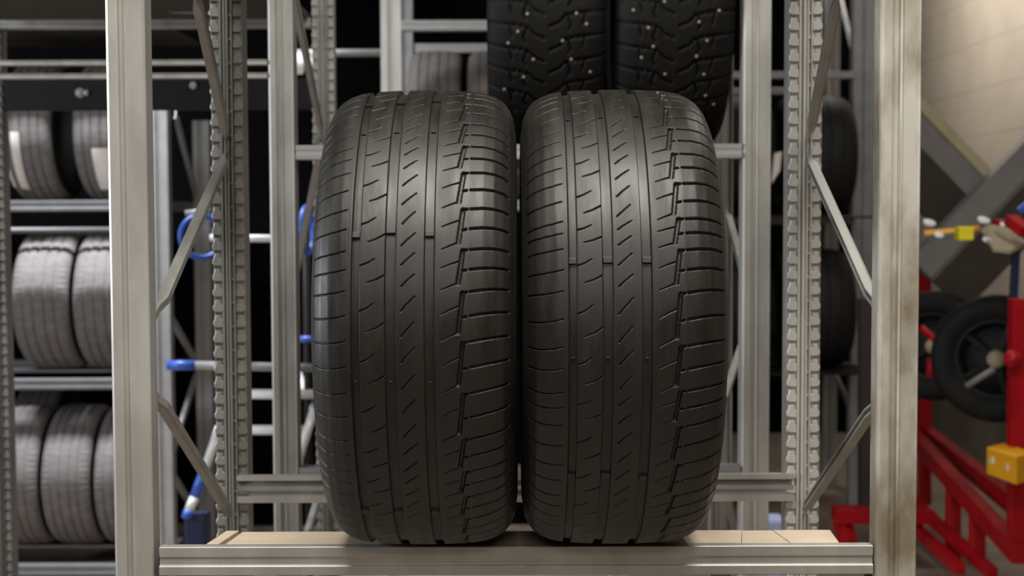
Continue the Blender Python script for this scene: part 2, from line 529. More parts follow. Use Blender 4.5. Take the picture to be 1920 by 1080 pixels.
def main_tyre(label, xc, tips_px, bars_px, nubs_px, seed):
    a = 136.3
    prof = smooth_profile(PROF, a)
    cx, cy, cz = xc, YC, CARD + R
    root = thing('tyre', label, 'tyre', (cx, cy, CARD), None)
    rs = random.Random(seed)
    # theta of an image row: numerically on the crown at x = 63 mm
    ths = np.radians(np.arange(-100, 95, .05))
    ys = np.array([proj((cx + .063, cy - R * math.cos(q), cz + R * math.sin(q)))[1] for q in ths])
    vis = slice(np.argmax(ys), np.argmin(ys) + 1) if np.argmax(ys) < np.argmin(ys) else slice(0, len(ths))
    def th_of(py): return float(np.interp(-py, -ys[vis], ths[vis]))
    tips = sorted(th_of(p) * 350 for p in tips_px)
    t_hi = math.radians(92) * 350; t_lo = -math.radians(100) * 350
    while tips[-1] < t_hi: tips.append(tips[-1] + rs.choice([55, 61, 68]))
    while tips[0] > t_lo: tips.insert(0, tips[0] - rs.choice([55, 61, 68]))
    # rows and columns
    td = np.arange(t_lo, t_hi, .75)
    tb = np.linspace(t_hi, t_lo + 2 * math.pi * 350, 230)[:-1]
    t = np.concatenate([td, tb])
    xf = np.arange(-a, a + .01, .25)
    L = np.concatenate([[0], np.cumsum(np.hypot(np.diff(xf), np.diff(prof(xf))))])
    x = np.interp(np.arange(0, L[-1], 1.0), L, xf)
    edges = [-79.3, -68.0, -34.2, -20.6, 17.8, 30.6]
    ex = [e + q for e in edges for q in (-1.0, -.45, -.05, .45)]
    x = np.sort(np.concatenate([x, ex, [-a, a]]))
    keep = [0]
    for i in range(1, len(x)):
        if x[i] - x[keep[-1]] > .22: keep.append(i)
    x = x[keep]; x[-1] = a
    D = np.zeros((len(t), len(x)))
    for k in range(3):
        lo, hi = edges[2 * k], edges[2 * k + 1]
        g = np.clip((x - lo + .5) / .95, 0, 1) * np.clip((hi + .5 - x) / .95, 0, 1)
        D = np.maximum(D, (6.2 * g)[None, :])
    nd = len(td)
    Dd = D[:nd]
    for i in range(len(tips) - 1):
        T = tips[i]; p = tips[i + 1] - T
        def U(u): return T + u * p
        j = lambda s=.7: rs.uniform(-s, s)
        # zigzag groove with its two tabs
        seg_depth(Dd, td, x, [(62.6, U(.0)), (68.6, U(.80))], 2.5, 5.5, 1.7)
        seg_depth(Dd, td, x, [(68.6, U(.79)), (73.5, U(.815))], 1.7, 5, 1.1)
        seg_depth(Dd, td, x, [(66, U(.285)), (72.5, U(.315))], 1.5, 4.5, 1.1)
        # right shoulder grooves
        for u0 in (.815, .325):
            seg_depth(Dd, td, x, [(79, U(u0 + .01)), (95, U(u0 + .05)), (110, U(u0 + .075)), (123, U(u0 + .085)), (129, U(u0 + .085))], 1.7, 4.2, 1.1, 1.5)
        # rib 4 sipes
        for x0, u0 in ((62.3, 0.0), (63.8, .53)):
            seg_depth(Dd, td, x, [(x0, U(u0)), (52, U(u0 - .075)), (40 + j(), U(u0 - .17))], .75, 3.2, .8, .3)
        # centre rib sipes
        for u0 in (.43, -.085):
            seg_depth(Dd, td, x, [(-13 + j(), U(u0)), (-6, U(u0 + .13)), (5 + j(), U(u0 + .30))], .7, 3.2, .8, .4)
        # rib 2 sipes
        seg_depth(Dd, td, x, [(-68, U(.435)), (-58, U(.495)), (-48 + j(), U(.60))], .85, 3.4, .8, .3)
        seg_depth(Dd, td, x, [(-58 + j(), U(.02)), (-46, U(.09)), (-34, U(.20))], .4, 3.2, .8, .75)
        # left shoulder sipes
        for u0 in (.28, -.24):
            seg_depth(Dd, td, x, [(-133, U(u0)), (-116, U(u0 - .005)), (-100, U(u0 + .02)), (-87 + j(), U(u0 + .065))], .95, 3.5, .9, .5)
    pr = prof(x)
    dpr = np.gradient(pr, x)
    nrm = np.sqrt(1 + dpr ** 2); nx = dpr / nrm; nr = 1 / nrm
    th = t / 350
    X = x[None, :] - D * nx[None, :]
    RR = 350 - pr[None, :] - D * nr[None, :]
    V = np.stack([X, -RR * np.cos(th)[:, None], RR * np.sin(th)[:, None] + 350], -1) / 1000
    me = grid_mesh('tread', V)
    o = link('tread', me, M['rubber'], root)
    # sidewalls from the real tread edge
    side = [(a, 350 - float(prof(a)))] + [(q, 350 - s) for q, s in SIDE[1:]]
    ring_parts(root, R, side)
    # wear bars across the grooves
    def bar(th0, k, hh, ln, wfrac):
        lo, hi = edges[2 * k] + .6, edges[2 * k + 1] - .6
        mid = (lo + hi) / 2; hw = (hi - lo) / 2 * wfrac
        lo, hi = mid - hw, mid + hw
        r0 = 350 - float(prof(mid)) - 7.0; r1 = r0 + hh
        vs = []
        for dt, rr in ((-ln / 2, r0), (-ln / 2 + .8, r1), (ln / 2 - .8, r1), (ln / 2, r0)):
            q = th0 + dt / 350
            for xx in (lo, hi):
                vs.append((cx + xx / 1000, cy - rr * math.cos(q) / 1000, cz + rr * math.sin(q) / 1000))
        return MB().add(vs, [(0, 1, 3, 2), (2, 3, 5, 4), (4, 5, 7, 6), (0, 2, 4, 6), (1, 7, 5, 3), (0, 6, 7, 1)])
    for row in bars_px:
        for k, py in enumerate(row):
            bar(th_of(py), k, 5.2, 9.5, 1).build('wear_bar', M['rubber'], root, bevel=.0006)
    for row in nubs_px:
        for k, (py, fr) in enumerate(row):
            bar(th_of(py), k, 3.4, 3.6, fr).build('groove_nub', M['rubber'], root, bevel=.0005)
    return root


xa = at(769.5, 600, YC - R).x; xb = at(1180.5, 600, YC - R).x
main_tyre('worn black car tyre standing on the cardboard, the left one of the front pair', xa,
          [264, 310.5, 377, 454, 530.7, 624, 722.7, 814, 878.5, 925.8, 968],
          [(437, 430, 436), (966, 966, 966), (190, 188, 184)], [((718, .45), (718, .4), (719, .4)), ((243, .6), (242, .55), (242, .55))], 3)
main_tyre('worn black car tyre standing on the cardboard, the right one of the front pair', xb,
          [231, 276.5, 330, 399, 454.4, 531, 633.6, 723, 789, 863, 924, 967, 1001],
          [(487, 486, 486), (899, 896, 901)], [((673, .5), (672, .45), (673, .4)), ((216, .6), (214, .55), (212, .55))], 5)


# generic background tyre; axis along X, standing on z = 0
def plain_tyre(name, Rm, Wm, mat, sipe=True, nth=150, groove_mm=(-.55, -.2, .2, .55)):
    a = Wm * 500
    k = a / 137
    pts = [(q * k, d * k * .8) for q, d in PROF]
    prof = smooth_profile(pts, a, 6)
    root = bpy.data.objects.new(name, None); C.objects.link(root); root['o'] = [0, 0, 0]
    xs = [np.linspace(-a, a, 44)]
    for g in groove_mm:
        xs.append(np.array([g * a - 5, g * a - 4, g * a + 4, g * a + 5]))
    x = np.sort(np.concatenate(xs))
    t = np.linspace(0, 2 * math.pi, nth * 2, endpoint=False)
    D = np.zeros((len(t), len(x)))
    for g in groove_mm:
        D = np.maximum(D, (6 * np.clip((5 - np.abs(x - g * a)) / 1, 0, 1))[None, :])
    if sipe:
        sh = (np.abs(x) > .62 * a) & (np.abs(x) < .97 * a)
        rowm = (np.arange(len(t)) % 4 == 0)
        D = np.maximum(D, 2.5 * rowm[:, None] * sh[None, :])
    RR = Rm * 1000 - prof(x)[None, :] - D
    V = np.stack([np.broadcast_to(x[None, :], RR.shape), -RR * np.cos(t)[:, None], RR * np.sin(t)[:, None] + Rm * 1000], -1) / 1000
    link('tread', grid_mesh('tread', V), mat, root)
    r_t = Rm * 1000 - float(prof(a))
    bead = Rm * 620
    side = [(a, r_t), (a * 1.02, r_t - 18), (a * 1.03, r_t - 38), (a * .98, (r_t + bead) / 2 - 4), (a * .9, bead + 12), (a * .84, bead)]
    for s in (-1, 1):
        MB().lathe([(s * q / 1000, r / 1000) for q, r in side], (0, 0, Rm), (1, 0, 0), 96).build('sidewall', M['rubber_side'], root, True)
    MB().lathe([(-side[-1][0] / 1000, bead / 1000), (-a * .8 / 1000, Rm - .03), (0, Rm - .018), (a * .8 / 1000, Rm - .03), (side[-1][0] / 1000, bead / 1000)], (0, 0, Rm), (1, 0, 0), 48).build('inner_liner', M['rubber_dark'], root, True)
    return root


def place(root, loc, label, group, rz=0.0):
    root.location = loc; root.rotation_euler = (0, 0, rz)
    root['o'] = list(loc)
    return tag(root, label, 'tyre', group)


# ------------------------------------------------------------------ second rack row (behind the pair): two bays
Y2, Y2b = 3.457, 4.14
rackB = thing('tyre_rack', 'galvanised rack behind the pair, carrying the two studded tyres', 'rack', (0, 3.8, 0))
x2l = at(531, 500, Y2).x; x2r = at(1418, 500, Y2).x; x2f = at(5, 600, Y2b).x
upright(rackB, x2l, Y2, 0, 3.3, -1, .063, .055, 'galv_back', detail=False)
upright(rackB, x2r, Y2, 0, 3.3, -1, .069, .055, 'galv', detail=False)
x2lb = at(610, 100, Y2b).x
upright(rackB, x2lb, Y2b, 0, 3.3, 1, .062, .05, 'galv_back')
upright(rackB, x2r + .01, Y2b, 0, 3.3, 1, .062, .05, 'galv_back', detail=False)
upright(rackB, x2f, Y2b, 0, 3.3, 1, .062, .05, 'grey')
upright(rackB, x2f, Y2, 0, 3.3, -1, .062, .05, 'galv_back', detail=False)
zS = at(900, 271, Y2).z; zLow = at(900, 876, Y2).z
front_beam(rackB, Vector((x2l + .034, Y2 + .004, zS)), Vector((x2r - .036, Y2 + .004, zS)), .04, 'galv_far', .8)
front_beam(rackB, Vector((x2l + .034, Y2 + .004, zLow)), Vector((x2r - .036, Y2 + .004, zLow)), .04, 'galv_far', .8)
open_beam(rackB, Vector((x2lb + .034, Y2b - .05, zS)), Vector((x2r - .03, Y2b - .05, zS)), .05, 'galv_back')
MB().box((x2l + .03, Y2 + .05, zS - .016), (x2r - .03, Y2b - .06, zS)).build('shelf_board', M['chip'], rackB)
for a, b in (((545, -30), (603, 255)), ((600, 275), (552, 520)),):
    brace(rackB, at(a[0], a[1], Y2 + .08), at(b[0], b[1], Y2b - .08), .022, 'galv_back')
for a, b in (((1396, 520), (1362, 400)), ((1352, 760), (1392, 640)), ((1352, 880), (1378, 1010))):
    brace(rackB, at(a[0], a[1], Y2 + .1), at(b[0], b[1], Y2b - .1), .022, 'galv_back')
for a, b in (((604, 905), (572, 1010)),):
    brace(rackB, at(a[0], a[1], Y2b - .1), at(b[0], b[1], Y2 + .1), .022, 'galv')
# left bay: thin lipped front beam, dark deep rear beam, chipboard shelf above
for y0 in (113, 138):
    p = at(300, y0, Y2)
    MB().sheet([(0, 0), (0, -.03), (-.010, -.03), (-.010, 0), (-.002, 0)], .0015, (x2f + .03, Y2, p.z), (x2l - .033, Y2, p.z), (0, 0, 1)).build('shelf_rail', M['galv_back'], rackB)
p0 = at(300, 148, Y2b - .05); p1 = at(300, 206, Y2b - .05)
MB().box((x2f + .03, Y2b - .05, p1.z), (x2lb - .032, Y2b - .02, p0.z)).build('deep_beam', M['dark_steel'], rackB, bevel=.004)
bolt(rackB, at(150, 174, Y2b - .051), .009); bolt(rackB, at(161, 174, Y2b - .051), .006)
bolt(rackB, at(362, 160, Y2b - .051), .007)
zc = at(200, 38, Y2b - .05).z
MB().box((x2f + .03, Y2 + .02, zc), (x2lb - .04, Y2b - .02, zc + .018)).build('chipboard_shelf', M['chip'], rackB)
front_beam(rackB, Vector((x2f + .03, Y2b - .06, zc + .004)), Vector((x2lb - .034, Y2b - .06, zc + .004)), .035, 'galv_back', .62)
brace(rackB, at(280, 18, Y2b - .2), at(440, 24, Y2b - .2), .02, 'galv_back', (0, 0, 1))

# studded winter tyres on that shelf
def studded(name, label, xc, seed, stud_px):
    Rm, a = .37, 146.0
    root = thing(name, label, 'tyre', (xc, 3.80, zS), 'studded winter tyres on the middle rack')
    prof = smooth_profile([(q * a / 137, d * .8) for q, d in PROF], a, 6)
    x = np.arange(-a, a + .1, 2.0); x[-1] = a
    t = np.linspace(-math.pi, math.pi, 560, endpoint=False) * Rm * 1000
    D = np.zeros((len(t), len(x)))
    p = 2 * math.pi * Rm * 1000 / 40
    rs = random.Random(seed)
    for i in range(-1, 41):
        T = -math.pi * Rm * 1000 + i * p
        for s in (-1, 1):
            o = .5 * p if s > 0 else 0
            seg_depth(D, t, x, [(s * 6, T + o), (s * 30, T + o + 10), (s * 44, T + o + 26), (s * 75, T + o + 34), (s * 100, T + o + 34)], 3.2, 8, 2)
            seg_depth(D, t, x, [(s * 78, T + o + 30), (s * 95, T + o + 36), (s * 143, T + o + 38)], 3.4, 8, 2)
            seg_depth(D, t, x, [(s * 50, T + o + 26), (s * 58, T + o + 2), (s * 52, T + o - 8)], 2.6, 8, 2)
            seg_depth(D, t, x, [(s * 92, T + o + 34), (s * 86, T + o + 6)], 2.6, 8, 2)
    RR = Rm * 1000 - prof(x)[None, :] - D
    th = t / (Rm * 1000)
    V = np.stack([np.broadcast_to(x[None, :], RR.shape), -RR * np.cos(th)[:, None], RR * np.sin(th)[:, None] + Rm * 1000], -1) / 1000
    link('tread', grid_mesh('tread', V), M['rubber_stud'], root)
    r_t = Rm * 1000 - float(prof(a)); bead = 230
    for s in (-1, 1):
        MB().lathe([(s * q / 1000, r / 1000) for q, r in [(a, r_t), (a * 1.01, r_t - 20), (a * 1.0, r_t - 50), (a * .9, bead + 10), (a * .84, bead)]], (xc, 3.80, zS + Rm), (1, 0, 0), 96).build('sidewall', M['rubber_stud'], root, True)
    MB().lathe([(-a * .84 / 1000, .23), (-a * .8 / 1000, Rm - .03), (0, Rm - .02), (a * .8 / 1000, Rm - .03), (a * .84 / 1000, .23)], (xc, 3.80, zS + Rm), (1, 0, 0), 48).build('inner_liner', M['rubber_stud'], root, True)
    # studs: those in view, then random ones round the rest
    spots = []
    for px, py in stud_px:
        o = Vector((0, 0, H)); d = at(px, py, 1.0) - o
        cy, cz = 3.80, zS + Rm
        A = d.y ** 2 + d.z ** 2; B = 2 * ((o.y - cy) * d.y + (o.z - cz) * d.z); Cc = (o.y - cy) ** 2 + (o.z - cz) ** 2 - (Rm - .003) ** 2
        disc = B * B - 4 * A * Cc
        if disc < 0: continue
        h_ = o + d * ((-B - math.sqrt(disc)) / (2 * A))
        spots.append((h_.x - xc, math.atan2(h_.z - cz, -(h_.y - cy))))
    for _ in range(55):
        spots.append((rs.uniform(-.12, .12), rs.uniform(.15, 4.6)))
    me = None
    for sx, q in spots:
        rr = Rm - float(prof(sx * 1000)) / 1000
        if me is None:
            b = MB().lathe([(-.004, .0001), (-.004, .0042), (.0008, .0042), (.0016, .0030), (.0018, .0001)], (0, 0, 0), (0, -1, 0), 10)
            s0 = b.build('stud', M['stud'], None, True); me = s0.data
        else:
            s0 = bpy.data.objects.new('stud', me); C.objects.link(s0)
        s0.parent = root
        s0.location = (sx, -rr * math.cos(q), Rm + rr * math.sin(q))
        s0.rotation_euler = (-q, 0, 0)
    return root

xs_a = at(1026, 100, 3.45).x; xs_b = at(1269, 100, 3.45).x
studded('studded_tyre', 'black studded winter tyre on the middle rack, behind and above the left front tyre', xs_a, 1,
        [(989, 26), (1081, 25), (971, 59), (953, 81), (1100, 45), (1055, 76), (1000, 111), (1071, 111), (982, 144), (1107, 136), (946, 169)])
studded('studded_tyre', 'black studded winter tyre on the middle rack, above the right front tyre', xs_b, 2,
        [(1188, 19), (1246, 3), (1216, 52), (1225, 87), (1203, 108), (1247, 138), (1311, 41), (1349, 20), (1326, 76), (1306, 105), (1320, 139), (1323, 179), (1338, 197)])


# ------------------------------------------------------------------ far left rack with the dusty tyres
Y3, Y3b, YT = 5.9, 6.70, 6.335
rackC = thing('tyre_rack', 'far left grey rack with three levels of dusty tyres', 'rack', (-2.3, 6.2, 0))
x3r = at(302, 600, Y3).x; x3l = x3r - 1.75
for yy in (Y3, Y3b):
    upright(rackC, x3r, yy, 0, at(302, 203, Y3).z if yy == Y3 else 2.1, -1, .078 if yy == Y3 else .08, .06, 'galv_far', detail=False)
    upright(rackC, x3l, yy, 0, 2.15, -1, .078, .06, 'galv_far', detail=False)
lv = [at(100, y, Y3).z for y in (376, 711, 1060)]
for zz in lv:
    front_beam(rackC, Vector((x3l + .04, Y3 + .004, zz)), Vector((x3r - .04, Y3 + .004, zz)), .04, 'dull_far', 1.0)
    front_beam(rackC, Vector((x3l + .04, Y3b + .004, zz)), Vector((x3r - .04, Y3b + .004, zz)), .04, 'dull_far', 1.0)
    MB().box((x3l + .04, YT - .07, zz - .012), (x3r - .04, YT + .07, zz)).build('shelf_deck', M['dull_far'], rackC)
# tie tube under the first level
p = at(30, 432, Y3 + .2); q = at(205, 432, Y3 + .2)
MB().tube([(x3l + .1, Y3 + .2, p.z), (x3r - .1, Y3 + .2, p.z)], .013, 10).build('tie_tube', M['dull_far'], rackC, True)
MB().box((x3l, Y3 + .01, lv[0] + .735), (x3r, Y3b, lv[0] + .753)).build('shelf_board', M['chip'], rackC)  # unseen board added to shade the tops of the upper tyres
for a, b in (((328, 215), (368, 370)), ((316, 590), (368, 680)), ((368, 700), (316, 870)), ((316, 880), (366, 960))):
    ya, yb = (Y3 + .09, Y3b - .05) if a[0] < b[0] else (Y3b - .05, Y3 + .09)
    brace(rackC, at(a[0], a[1], ya), at(b[0], b[1], yb), .035, 'galv_far')
hd = at(200, 198, Y3)
# tyres
tA = plain_tyre('tyre', .315, .19, M['rubber_dusty'])
def xat(px, py=600): return at(px, py, YT - .315).x
rows = [
    ('lower shelf', lv[2], [(13, 'dusty grey tyre on the bottom far left shelf, cut by the dark perforated post'), (113, 'dusty grey tyre at the middle of the bottom far left shelf'), (213, 'dusty grey tyre on the bottom far left shelf, half behind the front post')]),
    ('middle shelf', lv[1], [(72, 'dusty pale tyre fully in view on the middle far left shelf'), (187, 'dusty pale tyre on the middle far left shelf, cut by the front post')]),
]
first = True
cnt = 0
for nm, zz, items in rows:
    for px, lab in items:
        if first: o = tA; first = False
        else: o = copy_tree(tA)
        o.scale = (1.28 if nm == 'middle shelf' else 1.11, 1, 1)
        place(o, (xat(px), YT, zz + .001), lab, 'dusty tyres on the far left rack')
        cnt += 1
o = copy_tree(tA); place(o, (at(85, 780, YT + .62).x, YT + .66, lv[2] + .02), 'dusty tyre behind the bottom far left row, only its top showing', 'dusty tyres on the far left rack')
tB = plain_tyre('tyre', .31, .21, M['rubber_dusty'], False)
place(tB, (at(47, 260, YT - .3).x, YT, lv[0] + .001), 'tyre with a long white paper label at the far left, on the upper shelf', 'labelled tyres on the upper shelf')
tB2 = copy_tree(tB)
place(tB2, (at(180, 260, YT - .3).x, YT, lv[0] + .001), 'tyre with a white paper label, upper shelf, partly behind the left front post', 'labelled tyres on the upper shelf')
def paper(root, Rm, x0, x1, q0, q1):
    cxr, cyr, czr = root.location
    n = 10; vs = []
    for off in (.0045, .0060):
        for i in range(n + 1):
            q = math.radians(q0 + (q1 - q0) * i / n)
            for xx in (x0, x1):
                dr = .8 * np.interp(abs(xx) * 1000 / 105 * 137, [p_[0] for p_ in PROF], [p_[1] for p_ in PROF]) / 1000 * .77
                vs.append((cxr + xx, cyr - (Rm - dr + off) * math.cos(q), czr + Rm + (Rm - dr + off) * math.sin(q)))
    fs = []
    for k in (0, 2 * (n + 1)):
        for i in range(n): fs.append((k + 2 * i, k + 2 * i + 1, k + 2 * i + 3, k + 2 * i + 2))
    m = 2 * (n + 1)
    for i in range(n):
        fs.append((2 * i, 2 * i + 2, m + 2 * i + 2, m + 2 * i)); fs.append((2 * i + 1, m + 2 * i + 1, m + 2 * i + 3, 2 * i + 3))
    return MB().add(vs, fs).build('paper_label', M['paper'], root, True)
paper(tB, .31, -.098, -.022, -56, -3)
paper(tB2, .31, -.02, .075, -56, -16)

# ------------------------------------------------------------------ far middle rack (bright post at top)
rackD = thing('tyre_rack', 'far middle rack with a bright silver post, seen above the left front tyre', 'rack', (.1, 6.2, 0))
x5 = at(733, 80, Y3).x
upright(rackD, x5, Y3, 0, 3.2, -1, .085, .06, 'galv', detail=False)
upright(rackD, x5 + .95, Y3, 0, 3.2, -1, .085, .06, 'galv', detail=False)
upright(rackD, x5, Y3b, 0, 3.2, -1, .07, .06, 'galv_far', detail=False)
upright(rackD, x5 + .95, Y3b, 0, 3.2, -1, .07, .06, 'galv_far', detail=False)
for yy in (Y3, Y3b):
    for pz in (38, 376):
        zz = at(800, pz, Y3).z
        front_beam(rackD, Vector((x5 + .043, yy + .004, zz)), Vector((x5 + .907, yy + .004, zz)), .04, 'galv_far', .95)
zz = at(800, 376, Y3).z
MB().box((x5 + .05, YT - .07, zz - .012), (x5 + .9, YT + .07, zz)).build('shelf_deck', M['galv_far'], rackD)
p = at(632, 101, Y3 + .1)
MB().tube([at(540, 100, Y3 + .03), at(714, 99, Y3 + .03)], .016, 10).build('tie_tube', M['galv_far'], rackD, True)
tC = plain_tyre('tyre', .335, .225, M['rubber_brown'])
place(tC, (at(815, 130, YT - .2).x, YT, zz + .001), 'brownish tyre beside the bright silver post, seen above the left front tyre', 'tyres on the far middle rack')
tC2 = copy_tree(tC)
place(tC2, (at(926, 130, YT - .2).x, YT, zz + .001), 'brownish tyre beside the studded tyre, only a sliver in view', 'tyres on the far middle rack')

# ------------------------------------------------------------------ far right rack
Y4 = 7.0
rackE = thing('tyre_rack', 'far right galvanised rack seen between the right posts of the front rack', 'rack', (1.5, 7.4, 0))
x4 = at(1620, 200, 7.66).x
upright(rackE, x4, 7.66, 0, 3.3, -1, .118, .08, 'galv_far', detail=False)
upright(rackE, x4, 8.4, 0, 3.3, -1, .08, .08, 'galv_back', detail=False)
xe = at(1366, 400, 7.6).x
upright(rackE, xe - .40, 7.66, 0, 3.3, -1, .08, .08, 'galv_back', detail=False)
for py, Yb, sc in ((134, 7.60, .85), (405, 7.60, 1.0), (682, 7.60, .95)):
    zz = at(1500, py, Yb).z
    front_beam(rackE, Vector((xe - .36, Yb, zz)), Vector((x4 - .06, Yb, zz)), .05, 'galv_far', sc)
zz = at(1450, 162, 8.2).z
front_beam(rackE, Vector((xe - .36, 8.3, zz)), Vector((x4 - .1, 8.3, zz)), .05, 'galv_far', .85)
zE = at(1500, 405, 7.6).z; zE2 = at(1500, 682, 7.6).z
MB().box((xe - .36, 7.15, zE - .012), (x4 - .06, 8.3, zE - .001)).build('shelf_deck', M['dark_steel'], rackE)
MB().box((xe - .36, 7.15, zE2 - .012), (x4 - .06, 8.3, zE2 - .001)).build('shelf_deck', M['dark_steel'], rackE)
for a, b, ya, yb in (((1572, -20), (1603, 115), 8.3, 7.7), ((1564, 700), (1592, 760), 8.3, 7.7), ((1592, 560), (1566, 660), 7.7, 8.3)):
    brace(rackE, at(a[0], a[1], ya), at(b[0], b[1], yb), .04, 'galv_far')
tD = plain_tyre('tyre', .315, .36, M['rubber_dark'])
place(tD, (at(1548, 300, 7.1).x, 7.42, zE), 'wide black tyre with smooth ribs on the far right rack', 'black tyres on the far right rack')
tD2 = copy_tree(tD)
place(tD2, (at(1392, 300, 7.1).x, 7.42, zE), 'black tyre with a small pale tag, behind the second silver post from the right', 'black tyres on the far right rack')
MB().add([at(1452, 288, 7.08), at(1466, 284, 7.08), at(1462, 320, 7.08), at(1446, 345, 7.08), at(1452, 288, 7.085), at(1466, 284, 7.085), at(1462, 320, 7.085), at(1446, 345, 7.085)],
         [(0, 1, 2, 3), (7, 6, 5, 4), (0, 4, 5, 1), (1, 5, 6, 2), (2, 6, 7, 3), (3, 7, 4, 0)]).build('paper_tag', M['paper'], tD2)
for i, px in enumerate((1392, 1548)):
    o = copy_tree(tD)
    for ch in list(o.children):
        if ch.name.startswith('paper'): bpy.data.objects.remove(ch)
    place(o, (at(px, 560, 7.1).x, 7.45, zE2), ('black tyre low in the far right rack, beside the second silver post', 'black tyre low in the far right rack, right of the toothed post')[i], 'black tyres on the far right rack')


# ------------------------------------------------------------------ blue and white tubular trolley between the racks
YK = 4.95
cart = thing('tyre_trolley', 'white tubular trolley with blue sleeves and two blue rings, left of the tyres', 'trolley', (-.95, 4.95, 0))
def torus(name, c, Rr, r, axis, mat, par):
    ax = Vector(axis).normalized(); n = 10
    return MB().lathe([(r * math.cos(2 * math.pi * i / n), Rr + r * math.sin(2 * math.pi * i / n)) for i in range(n)], c, axis, 36, True).build(name, mat, par, True)
torus('ring', at(378, 444, YK), .074, .010, (.5, -1, .1), M['blue'], cart)
torus('ring', at(576, 432, YK), .082, .011, (1, -.12, 0), M['blue'], cart)
def tb(name, a, b, ya, yb, r, m): return MB().tube([at(*a, ya), at(*b, yb)], r, 12).build(name, M[m], cart, True)
tb('axle', (348, 400), (395, 395), YK, YK, .010, 'galv_far')
tb('axle', (395, 446), (574, 448), YK + .03, YK, .013, 'white')
tb('cross_tube', (365, 685), (590, 690), YK, YK, .015, 'galv_far')
tb('blue_sleeve', (314, 685), (366, 685), YK, YK, .0175, 'blue')
tb('cross_tube', (440, 739), (600, 739), YK, YK, .017, 'white')
tb('cross_tube', (440, 806), (570, 806), YK, YK, .017, 'white')
tb('leg_tube', (412, 800), (385, 878), YK, YK - .05, .016, 'white')
tb('blue_sleeve', (385, 878), (365, 932), YK - .05, YK - .08, .0185, 'blue')
tb('leg_tube', (365, 932), (354, 958), YK - .08, YK - .1, .017, 'white')
tb('blue_foot', (354, 958), (349, 972), YK - .1, YK - .11, .0185, 'blue')
fp = at(372, 962, YK - .05)
MB().box((fp.x - .04, fp.y - .05, fp.z - .34), (fp.x + .035, fp.y + .05, fp.z + .0)).build('foot_box', M['navy'], cart, bevel=.008)
tb('leg_tube', (588, 770), (560, 860), YK, YK - .05, .015, 'white')
tb('leg_tube', (556, 690), (590, 780), YK + .1, YK, .012, 'white')
tb('leg_tube', (560, 860), (545, 1060), YK - .05, YK - .05, .015, 'white')
tb('blue_sleeve', (556, 636), (600, 636), YK, YK, .012, 'blue')
tb('post_tube', (440, 430), (440, 1130), YK + .02, YK + .02, .014, 'dark_steel')
tb('post_tube', (574, 430), (582, 1130), YK + .02, YK + .02, .014, 'dark_steel')

# white paper tags hanging behind the middle post
for i, (px, py, w_, h_) in enumerate(((561, 119, 18, 40), (589, 124, 12, 52))):
    a = at(px - w_ / 2, py - h_ / 2, 5.9); b = at(px + w_ / 2, py + h_ / 2, 5.9)
    n = 6; vs = []
    for d in (0, .003):
        for k in range(n + 1):
            f = k / n
            zz = a.z + (b.z - a.z) * f; yy = 5.906 - .02 * math.sin(f * 3.1) + d
            ins = .15 * (b.x - a.x) * (1 if k in (0, n) else 0)
            vs += [(a.x + ins, yy, zz), (b.x - ins, yy, zz)]
    m = 2 * (n + 1); fs = []
    for k in range(n):
        fs += [(2 * k, 2 * k + 1, 2 * k + 3, 2 * k + 2), (m + 2 * k, m + 2 * k + 2, m + 2 * k + 3, m + 2 * k + 1), (2 * k, 2 * k + 2, m + 2 * k + 2, m + 2 * k), (2 * k + 1, m + 2 * k + 1, m + 2 * k + 3, 2 * k + 3)]
    fs += [(0, m, m + 1, 1), (2 * n, 2 * n + 1, m + 2 * n + 1, m + 2 * n)]
    o = MB().add(vs, fs).build('paper_tag', M['paper'], None)
    tag(o, ('small white paper tag left of the diagonal brace behind the silver post', 'small white paper tag right of the diagonal brace behind the silver post')[i], 'tag', 'white tags behind the middle rack')

# pale blue canister behind
cb_ = at(1452, 955, 4.9)
can = thing('canister', 'pale blue plastic canister on the floor behind the right rear post', 'canister', (cb_.x, 4.9, 0))
MB().box((cb_.x - .05, 4.86, 0), (cb_.x + .035, 4.98, cb_.z - .03)).build('body', M['palebox'], can, bevel=.012)
MB().lathe([(0, .0001), (0, .022), (.028, .022), (.03, .0001)], (cb_.x - .01, 4.92, cb_.z - .03), (0, 0, 1), 20).build('cap', M['palebox'], can)

# ------------------------------------------------------------------ red workshop machine on the right
mach = thing('workshop_machine', 'red steel workshop machine with yellow block and long base rails, right side', 'machine', (1.9, 5.9, 0))
def rect(name, a, b, ya, yb, hw, hh, m='red', par=None, bev=.004):
    pa, pb = at(*a, ya), at(*b, yb)
    return MB().sweep([(-hh, -hw), (hh, -hw), (hh, hw), (-hh, hw)], pa, pb, (0, 0, 1) if abs((pb - pa).normalized().z) < .9 else (1, 0, 0)).build(name, M[m], par or mach, bevel=bev)
rect('base_rail', (1700, 806), (1912, 1040), 7.3, 5.25, .03, .038)
rect('base_rail', (1720, 800), (1915, 955), 7.5, 5.7, .03, .04)
rect('rail', (1690, 920), (1860, 1075), 6.9, 5.6, .025, .022)
rect('rail', (1690, 965), (1800, 1068), 6.8, 5.7, .025, .022)
rect('post', (1909, 560), (1905, 1036), 5.3, 5.3, .03, .03)
rect('post', (1733, 480), (1733, 945), 7.3, 7.3, .03, .03)
rect('rail_strut', (1787, 890), (1787, 1060), 6.3, 6.2, .025, .03)
rect('rail_strut', (1832, 950), (1832, 1060), 5.9, 5.85, .025, .03)
rect('cross_rail', (1563, 964), (1745, 966), 6.45, 6.45, .06, .034)
rect('cross_leg', (1577, 975), (1592, 1020), 6.45, 6.4, .03, .035)
